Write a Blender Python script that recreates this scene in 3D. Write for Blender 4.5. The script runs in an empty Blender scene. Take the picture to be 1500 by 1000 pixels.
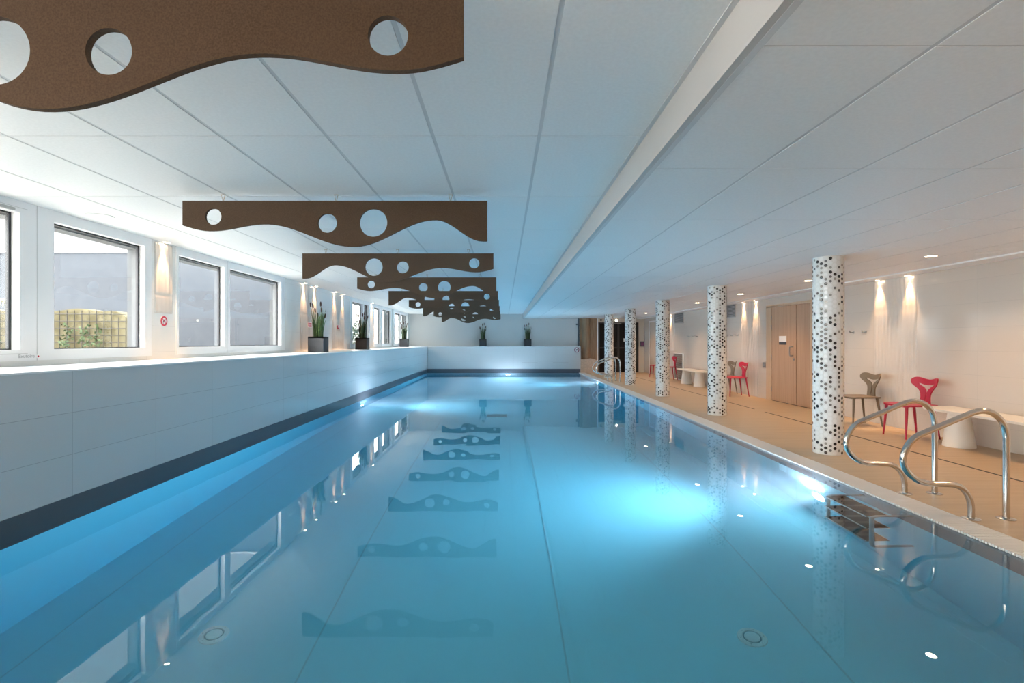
import bpy, bmesh, math, random
from mathutils import Vector, Matrix
from mathutils.geometry import delaunay_2d_cdt

random.seed(7)
S = bpy.context.scene
COL = S.collection
PI = math.pi

# ------------------------------------------------------------------ camera
cam_d = bpy.data.cameras.new('camera')
cam = bpy.data.objects.new('camera', cam_d)
COL.objects.link(cam)
cam.location = (0, 0, 1.29)
cam.rotation_euler = (PI / 2, 0, 0)
cam_d.sensor_width = 36
cam_d.lens = 18.0
cam_d.shift_x = 0.008
cam_d.clip_start = 0.05
cam_d.clip_end = 200
S.camera = cam

# ------------------------------------------------------------------ world, exposure
W = bpy.data.worlds.new('overcast_sky')
S.world = W
W.use_nodes = True
wb = W.node_tree.nodes['Background']
wb.inputs[0].default_value = (1.0, 0.955, 0.90, 1)
SKY = 11.0
wb.inputs[1].default_value = SKY
S.view_settings.view_transform = 'Standard'
S.view_settings.look = 'None'
S.view_settings.gamma = 1
S.view_settings.use_curve_mapping = False
S.view_settings.exposure = 0.9
cy = S.cycles
cy.use_denoising = True
cy.max_bounces = 10
cy.diffuse_bounces = 6
cy.glossy_bounces = 4
cy.transparent_max_bounces = 16
cy.caustics_reflective = False
cy.caustics_refractive = True
cy.blur_glossy = 0.3
cy.sample_clamp_indirect = 6

DOWN_W = 54.0      # recessed deck downlights
NEAR_FILL_W = 24.0     # unseen downlights added behind the camera to warm the near ceiling
SPOT_W = 60.0       # narrow wall washers
POOL_S = 60.0      # radiance of the underwater lenses
POOL_W = 1900.0     # their beam
WARM = (1.0, 0.60, 0.30)

# ------------------------------------------------------------------ main dimensions (camera above the origin, looking along +Y)
XL, XR = -3.16, 3.11        # pool
YB, YF = 1.2, 21.2         # pool ends
WZ = -0.015                 # water level
FZ = -1.365                 # pool floor
XW = -4.0                   # window wall
YR = -3.2                   # wall behind the camera
XRW = 5.9                   # wall behind the chairs
YE = 21.5                   # end wall behind the deck
YEL = 21.62                 # end wall behind the far ledge
HL, HR = 2.45, 2.265        # ceilings
LEDGE = 1.085

# ------------------------------------------------------------------ helpers
def new_obj(name, data, parent=None, kind=None):
    o = bpy.data.objects.new(name, data)
    COL.objects.link(o)
    if parent is not None:
        o.parent = parent
    if kind:
        o['kind'] = kind
    return o

def obj(name, bm, mats, parent=None, smooth=False, kind=None):
    me = bpy.data.meshes.new(name)
    bm.normal_update()
    bm.to_mesh(me)
    bm.free()
    for m in (mats if isinstance(mats, (list, tuple)) else [mats]):
        me.materials.append(m)
    if smooth:
        me.polygons.foreach_set('use_smooth', [True] * len(me.polygons))
        try:
            me.set_sharp_from_angle(angle=math.radians(40))
        except Exception:
            pass
    return new_obj(name, me, parent, kind)

def thing(name, label, cat, loc=(0, 0, 0), rz=0, group=None):
    o = bpy.data.objects.new(name, None)
    COL.objects.link(o)
    o.location = loc
    o.rotation_euler = (0, 0, rz)
    o.empty_display_size = 0.1
    return tag(o, label, cat, group)

def tag(o, label, cat, group=None, kind=None):
    o['label'] = label
    o['category'] = cat
    if group:
        o['group'] = group
    if kind:
        o['kind'] = kind
    return o

def copy_thing(src, loc, rz=None, label=None, group=None):
    r = src.copy()
    COL.objects.link(r)
    r.location = loc
    if rz is not None:
        r.rotation_euler = (0, 0, rz)
    if label:
        r['label'] = label
    if group:
        r['group'] = group
    for ch in list(src.children):
        c = ch.copy()
        COL.objects.link(c)
        c.parent = r
        for g in list(ch.children):
            d = g.copy()
            COL.objects.link(d)
            d.parent = c
    return r

def box(bm, x0, x1, y0, y1, z0, z1, mi=0):
    v = [bm.verts.new(p) for p in ((x0, y0, z0), (x1, y0, z0), (x1, y1, z0), (x0, y1, z0),
                                   (x0, y0, z1), (x1, y0, z1), (x1, y1, z1), (x0, y1, z1))]
    for f in ((0, 3, 2, 1), (4, 5, 6, 7), (0, 1, 5, 4), (1, 2, 6, 5), (2, 3, 7, 6), (3, 0, 4, 7)):
        fc = bm.faces.new([v[i] for i in f])
        fc.material_index = mi
    return v

def bevel(bm, w, seg=2):
    bmesh.ops.bevel(bm, geom=bm.edges[:], offset=w, segments=seg, profile=0.6, affect='EDGES')

def bx(*a, bev=0, mi=0):
    bm = bmesh.new()
    box(bm, *a, mi=mi)
    if bev:
        bevel(bm, bev)
    return bm

def ring_frames(pts):
    pts = [Vector(p) for p in pts]
    n = len(pts)
    T = []
    for i in range(n):
        a = pts[max(i - 1, 0)]
        b = pts[min(i + 1, n - 1)]
        T.append((b - a).normalized())
    up = Vector((0, 0, 1)) if abs(T[0].z) < 0.9 else Vector((0, 1, 0))
    u = T[0].cross(up).normalized()
    out = []
    for i in range(n):
        u = (u - T[i] * u.dot(T[i])).normalized()
        out.append((pts[i], u, T[i].cross(u).normalized()))
    return out

def tube(bm, pts, rad, seg=12, caps=True, mi=0):
    rs = rad if isinstance(rad, (list, tuple)) else [rad] * len(pts)
    rings = []
    for (p, u, w), r in zip(ring_frames(pts), rs):
        rings.append([bm.verts.new(p + (u * math.cos(2 * PI * k / seg) + w * math.sin(2 * PI * k / seg)) * r) for k in range(seg)])
    for a, b in zip(rings, rings[1:]):
        for k in range(seg):
            f = bm.faces.new((a[k], a[(k + 1) % seg], b[(k + 1) % seg], b[k]))
            f.material_index = mi
    if caps:
        bm.faces.new(rings[0][::-1]).material_index = mi
        bm.faces.new(rings[-1]).material_index = mi

def lathe(bm, prof, seg=32, c=(0, 0, 0), axis='Z', mi=0, caps=True):
    """prof: list of (radius, height); axis of revolution through c."""
    rings = []
    for r, h in prof:
        ring = []
        for k in range(seg):
            a = 2 * PI * k / seg
            p = (r * math.cos(a), r * math.sin(a), h)
            if axis == 'X':
                p = (h, p[0], p[1])
            elif axis == 'Y':
                p = (p[1], h, p[0])
            ring.append(bm.verts.new((p[0] + c[0], p[1] + c[1], p[2] + c[2])))
        rings.append(ring)
    for a, b in zip(rings, rings[1:]):
        for k in range(seg):
            bm.faces.new((a[k], a[(k + 1) % seg], b[(k + 1) % seg], b[k])).material_index = mi
    if caps:
        bm.faces.new(rings[0][::-1]).material_index = mi
        bm.faces.new(rings[-1]).material_index = mi

def inside(p, poly):
    x, y = p
    r = False
    n = len(poly)
    for i in range(n):
        x0, y0 = poly[i]
        x1, y1 = poly[(i + 1) % n]
        if (y0 > y) != (y1 > y) and x < (x1 - x0) * (y - y0) / (y1 - y0) + x0:
            r = not r
    return r

def plate(bm, outline, holes, fa, fb, step=0, mi=0):
    """A sheet with holes: fa / fb map (u, v) to its two faces; step adds inner points so that it can bend."""
    loops = [outline] + list(holes)
    verts, edges = [], []
    for lp in loops:
        s = len(verts)
        verts += [Vector(p) for p in lp]
        edges += [(s + i, s + (i + 1) % len(lp)) for i in range(len(lp))]
    if step:
        xs = [p[0] for p in outline]
        ys = [p[1] for p in outline]
        u = min(xs)
        while u < max(xs):
            w = min(ys)
            while w < max(ys):
                if inside((u, w), outline) and not any(inside((u, w), h) for h in holes):
                    if min((Vector(q) - Vector((u, w))).length for lp in loops for q in lp) > step * 0.5:
                        verts.append(Vector((u, w)))
                w += step
            u += step
    vo, eo, fo = delaunay_2d_cdt(verts, edges, [], 0, 1e-6)[:3]
    keep = []
    for f in fo:
        c = (sum(vo[i][0] for i in f) / len(f), sum(vo[i][1] for i in f) / len(f))
        if inside(c, outline) and not any(inside(c, h) for h in holes):
            keep.append(f)
    A = [bm.verts.new(fa(v[0], v[1])) for v in vo]
    B = [bm.verts.new(fb(v[0], v[1])) for v in vo]
    count = {}
    for f in keep:
        bm.faces.new([A[i] for i in f]).material_index = mi
        bm.faces.new([B[i] for i in reversed(f)]).material_index = mi
        for i in range(len(f)):
            e = (f[i], f[(i + 1) % len(f)])
            count[e] = 1
    for (i, j) in list(count):
        if (j, i) not in count:
            bm.faces.new((A[j], A[i], B[i], B[j])).material_index = mi
    loose = [v for v in bm.verts if not v.link_faces]
    bmesh.ops.delete(bm, geom=loose, context='VERTS')
    bmesh.ops.recalc_face_normals(bm, faces=bm.faces[:])

def arc(cx, cy, r, a0, a1, n):
    return [(cx + r * math.cos(a0 + (a1 - a0) * i / n), cy + r * math.sin(a0 + (a1 - a0) * i / n)) for i in range(n + 1)]

def smooth_path(pts, n=8, closed=False):
    """Catmull-Rom through pts."""
    P = [Vector(p) for p in pts]
    out = []
    m = len(P)
    rng = range(m) if closed else range(m - 1)
    for i in rng:
        if closed:
            p0, p1, p2, p3 = P[(i - 1) % m], P[i], P[(i + 1) % m], P[(i + 2) % m]
        else:
            p0, p1, p2, p3 = P[max(i - 1, 0)], P[i], P[i + 1], P[min(i + 2, m - 1)]
        for k in range(n):
            t = k / n
            out.append(0.5 * ((2 * p1) + (p2 - p0) * t + (2 * p0 - 5 * p1 + 4 * p2 - p3) * t * t + (3 * p1 - p0 - 3 * p2 + p3) * t ** 3))
    if not closed:
        out.append(P[-1])
    return out

# ------------------------------------------------------------------ materials
def mat(name, col, rough=0.5, metal=0.0, spec=0.5, emit=None, estr=0.0):
    m = bpy.data.materials.new(name)
    m.use_nodes = True
    b = m.node_tree.nodes['Principled BSDF']
    b.inputs['Base Color'].default_value = (*col, 1)
    b.inputs['Roughness'].default_value = rough
    b.inputs['Metallic'].default_value = metal
    b.inputs['Specular IOR Level'].default_value = spec
    if emit:
        b.inputs['Emission Color'].default_value = (*emit, 1)
        b.inputs['Emission Strength'].default_value = estr
    return m

def nodes(m):
    return m.node_tree.nodes, m.node_tree.links, m.node_tree.nodes['Principled BSDF']

def math_node(N, L, op, a, b=None, c=None):
    n = N.new('ShaderNodeMath')
    n.operation = op
    for i, v in enumerate((a, b, c)):
        if v is None:
            continue
        if isinstance(v, (int, float)):
            n.inputs[i].default_value = v
        else:
            L.new(v, n.inputs[i])
    return n.outputs[0]

def noise_mat(name, c1, c2, scale, rough=0.6, stretch=(1, 1, 1), detail=4, bump=0.0, metal=0.0, lo=0.35, hi=0.65, spec=0.5):
    m = mat(name, c1, rough, metal, spec)
    N, L, b = nodes(m)
    g = N.new('ShaderNodeNewGeometry')
    mp = N.new('ShaderNodeMapping')
    mp.inputs['Scale'].default_value = stretch
    L.new(g.outputs['Position'], mp.inputs['Vector'])
    nz = N.new('ShaderNodeTexNoise')
    nz.inputs['Scale'].default_value = scale
    nz.inputs['Detail'].default_value = detail
    L.new(mp.outputs[0], nz.inputs['Vector'])
    r = N.new('ShaderNodeValToRGB')
    r.color_ramp.elements[0].position = lo
    r.color_ramp.elements[1].position = hi
    r.color_ramp.elements[0].color = (*c1, 1)
    r.color_ramp.elements[1].color = (*c2, 1)
    L.new(nz.outputs['Fac'], r.inputs['Fac'])
    L.new(r.outputs[0], b.inputs['Base Color'])
    if bump:
        bp = N.new('ShaderNodeBump')
        bp.inputs['Strength'].default_value = bump
        bp.inputs['Distance'].default_value = 0.01
        L.new(nz.outputs['Fac'], bp.inputs['Height'])
        L.new(bp.outputs[0], b.inputs['Normal'])
    return m

def tile_mat(name, col, joint, ax, pu, ou, pv, ov, jw=0.004, rough=0.12, vary=0.03, av='Z', spec=0.5):
    """Large tiles in world space: joints every pu along ax and every pv along av."""
    m = mat(name, col, rough, 0, spec)
    N, L, b = nodes(m)
    g = N.new('ShaderNodeNewGeometry')
    s = N.new('ShaderNodeSeparateXYZ')
    L.new(g.outputs['Position'], s.inputs[0])
    masks, cells = [], []
    for a, p, o in ((ax, pu, ou), (av, pv, ov)):
        q = math_node(N, L, 'DIVIDE', math_node(N, L, 'SUBTRACT', s.outputs[a], o), p)
        fr = math_node(N, L, 'FRACT', q)
        d = math_node(N, L, 'ABSOLUTE', math_node(N, L, 'SUBTRACT', fr, 0.5))
        masks.append(math_node(N, L, 'GREATER_THAN', d, 0.5 - jw / p / 2))
        cells.append(math_node(N, L, 'FLOOR', q))
    mk = math_node(N, L, 'MAXIMUM', masks[0], masks[1])
    cv = N.new('ShaderNodeCombineXYZ')
    L.new(cells[0], cv.inputs[0])
    L.new(cells[1], cv.inputs[1])
    wn = N.new('ShaderNodeTexWhiteNoise')
    wn.noise_dimensions = '2D'
    L.new(cv.outputs[0], wn.inputs['Vector'])
    k = math_node(N, L, 'MULTIPLY_ADD', wn.outputs['Value'], vary, 1 - vary)
    sc = N.new('ShaderNodeVectorMath')
    sc.operation = 'SCALE'
    sc.inputs[0].default_value = col
    L.new(k, sc.inputs['Scale'])
    mx = N.new('ShaderNodeMix')
    mx.data_type = 'RGBA'
    L.new(mk, mx.inputs[0])
    L.new(sc.outputs[0], mx.inputs[6])
    mx.inputs[7].default_value = (*joint, 1)
    L.new(mx.outputs[2], b.inputs['Base Color'])
    return m

def wood_mat(name, c1, c2, ax='Z', rough=0.45, scale=3.0):
    st = {'Z': (9, 9, 0.35), 'X': (0.35, 9, 9), 'Y': (9, 0.35, 9)}[ax]
    return noise_mat(name, c1, c2, scale, rough, st, 6, 0.05, lo=0.3, hi=0.7)

M = {}
M['white_paint'] = mat('white_paint', (0.80, 0.80, 0.79), 0.55)
M['ceiling_tile'] = noise_mat('ceiling_tile', (0.76, 0.76, 0.75), (0.80, 0.80, 0.79), 60, 0.45)
M['ceiling_rail'] = mat('ceiling_rail', (0.58, 0.58, 0.58), 0.5)
M['white_trim'] = mat('white_trim', (0.84, 0.84, 0.83), 0.35)
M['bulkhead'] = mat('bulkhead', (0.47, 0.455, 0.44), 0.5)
M['tile_left'] = tile_mat('tile_left', (0.62, 0.63, 0.63), (0.42, 0.43, 0.43), 'Y', 0.9, 3.756, 0.305, 0.16, 0.004, 0.13)
M['tile_far'] = tile_mat('tile_far', (0.60, 0.60, 0.59), (0.50, 0.50, 0.50), 'X', 0.9, XR, 0.305, 0.16, 0.004, 0.14)
M['tile_right'] = tile_mat('tile_right', (0.60, 0.535, 0.47), (0.50, 0.45, 0.40), 'Y', 0.9, 6.376, 0.30, -0.03, 0.003, 0.09)
M['tile_window_wall'] = tile_mat('tile_window_wall', (0.78, 0.77, 0.75), (0.62, 0.61, 0.60), 'Y', 0.9, 9.33, 0.30, 1.17, 0.003, 0.15)
M['ledge_top'] = mat('ledge_top', (0.84, 0.84, 0.83), 0.35)
M['band'] = mat('band', (0.075, 0.085, 0.10), 0.35)
M['band_reflect'] = mat('band_reflect', (0.24, 0.22, 0.22), 0.4)  # dark liner band with the ceiling's warm reflection put into its colour
M['relief'] = mat('relief', (0.64, 0.58, 0.52), 0.14)
M['deck'] = noise_mat('deck', (0.42, 0.30, 0.185), (0.50, 0.365, 0.23), 2.2, 0.42, (0.6, 8, 1), 6, 0.04, lo=0.25, hi=0.75)
M['grate'] = mat('grate', (0.74, 0.71, 0.67), 0.4)
M['dark_gap'] = mat('dark_gap', (0.03, 0.03, 0.03), 0.7)
M['steel'] = mat('steel', (0.62, 0.60, 0.57), 0.13, 1.0)
M['dull_steel'] = mat('dull_steel', (0.45, 0.45, 0.44), 0.35, 1.0)
M['felt'] = noise_mat('felt', (0.072, 0.047, 0.031), (0.098, 0.065, 0.044), 160, 0.95, bump=0.15, spec=0.15)
M['wire'] = mat('wire', (0.5, 0.38, 0.26), 0.4, 0.6)
M['liner'] = mat('liner', (0.46, 0.78, 0.86), 0.5)
M['drain'] = mat('drain', (0.80, 0.84, 0.82), 0.45)
M['dark_grey'] = mat('dark_grey', (0.09, 0.10, 0.11), 0.5)
M['upvc'] = mat('upvc', (0.82, 0.82, 0.83), 0.3)
M['gasket'] = mat('gasket', (0.015, 0.015, 0.02), 0.5)
M['red'] = mat('red', (0.38, 0.006, 0.030), 0.38)
M['taupe'] = mat('taupe', (0.15, 0.112, 0.070), 0.38)
M['bench'] = mat('bench', (0.80, 0.76, 0.69), 0.4)
M['door_wood'] = wood_mat('door_wood', (0.40, 0.24, 0.145), (0.49, 0.31, 0.195), 'Z', 0.45)
M['frame_wood'] = wood_mat('frame_wood', (0.52, 0.35, 0.22), (0.58, 0.41, 0.27), 'Z', 0.45)
M['slat_wood'] = wood_mat('slat_wood', (0.24, 0.145, 0.08), (0.40, 0.255, 0.15), 'Z', 0.5, 5.0)
M['beige_wall'] = mat('beige_wall', (0.72, 0.62, 0.50), 0.5)
M['beige_door'] = mat('beige_door', (0.56, 0.46, 0.38), 0.45)
M['mosaic_peach'] = tile_mat('mosaic_peach', (0.66, 0.50, 0.38), (0.50, 0.38, 0.29), 'X', 0.05, 0, 0.05, 0, 0.006, 0.3, 0.15)
M['black_glass'] = mat('black_glass', (0.006, 0.005, 0.005), 0.3, spec=0.2)
M['black_frame'] = mat('black_frame', (0.02, 0.018, 0.016), 0.4)
M['slate'] = mat('slate', (0.035, 0.035, 0.041), 0.4)
M['brown_pot'] = mat('brown_pot', (0.022, 0.012, 0.009), 0.35)
M['black_pot'] = mat('black_pot', (0.010, 0.011, 0.014), 0.4)
M['grey_pot'] = mat('grey_pot', (0.06, 0.06, 0.068), 0.5)
M['soil'] = noise_mat('soil', (0.02, 0.014, 0.01), (0.05, 0.035, 0.022), 80, 0.95, bump=0.3)
M['leaf'] = noise_mat('leaf', (0.07, 0.13, 0.035), (0.17, 0.24, 0.09), 25, 0.55)
M['leaf_dark'] = noise_mat('leaf_dark', (0.035, 0.06, 0.02), (0.09, 0.12, 0.05), 25, 0.55)
M['cattail'] = mat('cattail', (0.085, 0.040, 0.028), 0.9)
M['sign_white'] = mat('sign_white', (0.86, 0.84, 0.84), 0.35)
M['sign_red'] = mat('sign_red', (0.55, 0.02, 0.05), 0.4)
M['sign_dark_red'] = mat('sign_dark_red', (0.20, 0.012, 0.055), 0.4)
M['sign_black'] = mat('sign_black', (0.03, 0.03, 0.035), 0.4)
M['text_grey'] = mat('text_grey', (0.42, 0.42, 0.44), 0.5)
M['plate_grey'] = mat('plate_grey', (0.30, 0.29, 0.28), 0.35, 0.5)
M['vent_grey'] = mat('vent_grey', (0.36, 0.33, 0.31), 0.45)
M['lamp_warm'] = mat('lamp_warm', (1, 1, 1), 0.5, emit=(1.0, 0.80, 0.56), estr=22)
M['spot_warm'] = mat('spot_warm', (1, 1, 1), 0.5, emit=(1.0, 0.80, 0.56), estr=30)
M['lamp_pool'] = mat('lamp_pool', (1, 1, 1), 0.3, emit=(0.76, 0.91, 1.0), estr=POOL_S)
M['lamp_soft'] = mat('lamp_soft', (1, 1, 1), 0.5, emit=(1.0, 0.88, 0.7), estr=3.0)
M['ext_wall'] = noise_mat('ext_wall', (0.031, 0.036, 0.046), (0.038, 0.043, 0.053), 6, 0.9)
M['ext_white'] = mat('ext_white', (0.30, 0.30, 0.30), 0.8)
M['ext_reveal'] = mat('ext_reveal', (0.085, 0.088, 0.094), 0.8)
M['ext_ground'] = noise_mat('ext_ground', (0.36, 0.35, 0.32), (0.42, 0.41, 0.38), 5, 0.95)
M['gabion'] = noise_mat('gabion', (0.060, 0.049, 0.020), (0.105, 0.090, 0.050), 7, 0.9, lo=0.4, hi=0.6)
M['rust_wire'] = mat('rust_wire', (0.010, 0.008, 0.006), 0.6)
M['ivy'] = noise_mat('ivy', (0.018, 0.038, 0.010), (0.04, 0.07, 0.022), 15, 0.7)
M['palm'] = noise_mat('palm', (0.045, 0.08, 0.026), (0.12, 0.105, 0.05), 3, 0.7)
for k, c in (('dot_black', (0.018, 0.016, 0.015)), ('dot_brown', (0.06, 0.045, 0.036)), ('dot_grey', (0.15, 0.135, 0.125)),
             ('dot_taupe', (0.30, 0.27, 0.235)), ('dot_white', (0.78, 0.76, 0.73))):
    M[k] = mat(k, c, 0.22)
M['grout'] = mat('grout', (0.68, 0.66, 0.62), 0.6)

def glass_material():
    m = bpy.data.materials.new('window_glass')
    m.use_nodes = True
    N, L = m.node_tree.nodes, m.node_tree.links
    N.clear()
    o = N.new('ShaderNodeOutputMaterial')
    t = N.new('ShaderNodeBsdfTransparent')
    t.inputs[0].default_value = (0.93, 0.96, 0.97, 1)
    g = N.new('ShaderNodeBsdfGlossy')
    g.inputs['Roughness'].default_value = 0.01
    mx = N.new('ShaderNodeMixShader')
    L.new(schlick(N, L, 0.06), mx.inputs[0])
    L.new(t.outputs[0], mx.inputs[1])
    L.new(g.outputs[0], mx.inputs[2])
    L.new(mx.outputs[0], o.inputs['Surface'])
    return m

def schlick(N, L, f0, normal=None):
    g = N.new('ShaderNodeNewGeometry')
    d = N.new('ShaderNodeVectorMath')
    d.operation = 'DOT_PRODUCT'
    L.new(g.outputs['Incoming'], d.inputs[0])
    L.new(normal if normal else g.outputs['Normal'], d.inputs[1])
    c = math_node(N, L, 'ABSOLUTE', d.outputs['Value'])
    p = math_node(N, L, 'POWER', math_node(N, L, 'SUBTRACT', 1.0, c), 5.0)
    return math_node(N, L, 'MULTIPLY_ADD', p, 1 - f0, f0)

def water_material():
    m = bpy.data.materials.new('pool_water')
    m.use_nodes = True
    N, L = m.node_tree.nodes, m.node_tree.links
    N.clear()
    o = N.new('ShaderNodeOutputMaterial')
    g = N.new('ShaderNodeBsdfGlass')
    g.inputs['Roughness'].default_value = 0.0
    g.inputs['IOR'].default_value = 1.333
    ge = N.new('ShaderNodeNewGeometry')
    nz = N.new('ShaderNodeTexNoise')
    nz.inputs['Scale'].default_value = 1.6
    nz.inputs['Detail'].default_value = 2
    L.new(ge.outputs['Position'], nz.inputs['Vector'])
    bp = N.new('ShaderNodeBump')
    bp.inputs['Strength'].default_value = 0.06
    bp.inputs['Distance'].default_value = 0.02
    L.new(nz.outputs['Fac'], bp.inputs['Height'])
    L.new(bp.outputs[0], g.inputs['Normal'])
    L.new(g.outputs[0], o.inputs['Surface'])
    a = N.new('ShaderNodeVolumeAbsorption')
    a.inputs['Color'].default_value = (0.58, 0.84, 0.895, 1)
    a.inputs['Density'].default_value = 1.0
    sc = N.new('ShaderNodeVolumeScatter')
    sc.inputs['Color'].default_value = (0.7, 0.9, 1, 1)
    sc.inputs['Density'].default_value = 0.022
    sc.inputs['Anisotropy'].default_value = 0.4
    ad = N.new('ShaderNodeAddShader')
    L.new(a.outputs[0], ad.inputs[0])
    L.new(sc.outputs[0], ad.inputs[1])
    L.new(ad.outputs[0], o.inputs['Volume'])
    return m

M['glass'] = glass_material()
M['water'] = water_material()

def struct(name, bm, m, parent=None, smooth=False):
    return obj(name, bm, m, parent, smooth, None if parent else 'structure')

# ------------------------------------------------------------------ pool shell and water
struct('pool_floor', bx(XL - 0.15, XR + 0.15, YB - 0.15, YF + 0.15, FZ - 0.1, FZ), M['liner'])
bm = bmesh.new()
for x in (-1.22, 0.39, 2.0, -2.83):
    box(bm, x - 0.006, x + 0.006, YB, YF, FZ, FZ + 0.0012)
struct('trim_liner_seams', bm, mat('liner_seam', (0.44, 0.62, 0.68), 0.5))
struct('pool_wall_left', bx(XL - 0.15, XL, YB - 0.15, YF + 0.15, FZ, WZ - 0.02), M['liner'])
struct('pool_wall_far', bx(XL, XR, YF, YF + 0.15, FZ, WZ - 0.02), M['liner'])
struct('pool_wall_near', bx(XL, XR, YB - 0.15, YB, FZ, -0.26), M['liner'])
struct('pool_wall_right', bx(XR, XR + 0.15, YB - 0.15, YF + 0.15, FZ, WZ - 0.30), M['liner'])
struct('trim_waterline_right', bx(XR, XR + 0.15, YB - 0.15, YF + 0.15, WZ - 0.30, -0.022), M['band_reflect'])
struct('trim_waterline_left', bx(XL - 0.2, XL, YB, YF + 0.2, WZ - 0.02, 0.16), M['band'])
struct('trim_waterline_far', bx(XL, 3.17, YF, YF + 0.2, WZ - 0.02, 0.16), M['band'])
w = obj('pool_water', bx(XL - 0.01, XR + 0.01, YB - 0.01, YF + 0.01, FZ - 0.02, WZ), M['water'])
w['kind'] = 'stuff'
w['label'] = 'clear blue pool water, glassy surface mirroring the ceiling'
w['category'] = 'water'

# parapets and ledges around the pool
struct('wall_pool_left', bx(XL - 0.2, XL - 0.004, YR, YF + 0.2, 0.16, LEDGE - 0.012), M['tile_left'])
struct('wall_pool_far', bx(XL, 3.17, YF + 0.004, YF + 0.2, 0.16, LEDGE - 0.012), M['tile_far'])
struct('trim_ledge_left', bx(XW - 0.02, XL, YR, YF, LEDGE - 0.012, LEDGE), M['ledge_top'])
struct('trim_ledge_far', bx(XW - 0.02, 3.17, YF, YEL + 0.05, LEDGE - 0.012, LEDGE), M['ledge_top'])
struct('wall_pool_far_return', bx(3.165, 3.17 + 0.012, YF + 0.004, YEL, -0.1, LEDGE), M['tile_far'])

# ------------------------------------------------------------------ deck, overflow grate, slot drains
struct('floor', bx(3.36, XRW + 0.15, YR, YE + 0.2, -0.25, 0), M['deck'])
struct('floor_near', bx(XL - 0.2, 3.36, YR, YB - 0.002, -0.25, -0.0005), M['deck'])
struct('floor_grate_channel', bx(XR + 0.004, 3.36, YR, YE, -0.25, -0.022), M['dark_gap'])
struct('floor_end', bx(3.17, 3.36, YE - 0.3, YE + 0.2, -0.2, -0.001), M['deck'])
bm = bmesh.new()
y = YB
while y < YE - 0.3:
    box(bm, XR - 0.004, 3.352, y, y + 0.0145, -0.013, 0.002)
    y += 0.022
t = obj('overflow_grate', bm, M['grate'])
tag(t, 'white slatted overflow grate running along the deck edge of the pool', 'grate')
for (a, b_, lab) in ((-2.4, 9.36, 'long dark slot drain in the deck beside the first column, near run'),
                     (9.77, 19.6, 'dark slot drain in the deck in front of the wooden double door, far run')):
    bm = bmesh.new()
    box(bm, 4.765, 4.795, a, b_, -0.006, 0.0015)
    t = obj('slot_drain', bm, M['dark_gap'])
    tag(t, lab, 'drain', 'slot drains in the deck')

# ------------------------------------------------------------------ walls
struct('wall_right', bx(XRW, XRW + 0.15, YR, YE + 0.2, 0, HR + 0.1), M['tile_right'])
struct('wall_end', bx(3.17, XRW, YE, YE + 0.15, 0, HR + 0.1), M['beige_wall'])
struct('wall_end_far', bx(XW - 0.26, 3.17, YEL, YEL + 0.15, 0.5, HL + 0.1), mat('end_paint', (0.62, 0.60, 0.575), 0.6))
struct('trim_end_edge', bx(3.13, 3.19, YEL - 0.12, YEL, LEDGE, HR), M['dark_grey'])
struct('wall_behind', bx(XW - 0.26, XRW + 0.15, YR - 0.15, YR, -0.6, HL + 0.1), M['white_paint'])

WINS = [(0.6, 2.9), (3.3, 5.8), (6.24, 9.32), (13.3, 15.27), (15.7, 18.2), (18.55, 21.35)]
bm = bmesh.new()
box(bm, XW - 0.26, XW, YR, YEL, 0.4, 1.13)
prev = YB - 0.2
for a, b_ in WINS:
    box(bm, XW - 0.26, XW, prev, a, 1.13, HL + 0.1)
    prev = b_
box(bm, XW - 0.26, XW, prev, YEL, 1.13, HL + 0.1)
box(bm, XW - 0.26, XW - 0.12, YR, YEL, 2.33, HL + 0.25, 1)
struct('wall_left', bm, [M['tile_window_wall'], M['ext_reveal']])
bm = bmesh.new()
for a, b_ in WINS:
    for y0, y1 in ((a, a + 0.006), (b_ - 0.006, b_)):
        box(bm, XW - 0.262, XW - 0.085, y0, y1, 1.13, 2.33)
    box(bm, XW - 0.30, XW - 0.085, a, b_, 1.125, 1.14)
struct('trim_window_reveals', bm, M['ext_reveal'])

# ------------------------------------------------------------------ ceilings: boards between T-rails
def tiled_ceiling(name, xs, z, y_first, x_lo, x_hi, y_lo, y_hi):
    bm = bmesh.new()
    xe = [x_lo] + [x for x in xs if x_lo + 0.05 < x < x_hi - 0.05] + [x_hi]
    ys = [y_lo]
    y = y_first
    while y > y_lo:
        y -= 1.2
    while True:
        y += 1.2
        if y >= y_hi - 0.05:
            break
        if y > y_lo + 0.05:
            ys.append(y)
    ys.append(y_hi)
    for i in range(len(xe) - 1):
        for j in range(len(ys) - 1):
            box(bm, xe[i] + 0.010, xe[i + 1] - 0.010, ys[j] + 0.004, ys[j + 1] - 0.004, z, z + 0.012)
    box(bm, x_lo, x_hi, y_lo, y_hi, z + 0.0025, z + 0.05, 1)
    return struct(name, bm, [M['ceiling_tile'], M['ceiling_rail']])

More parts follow.
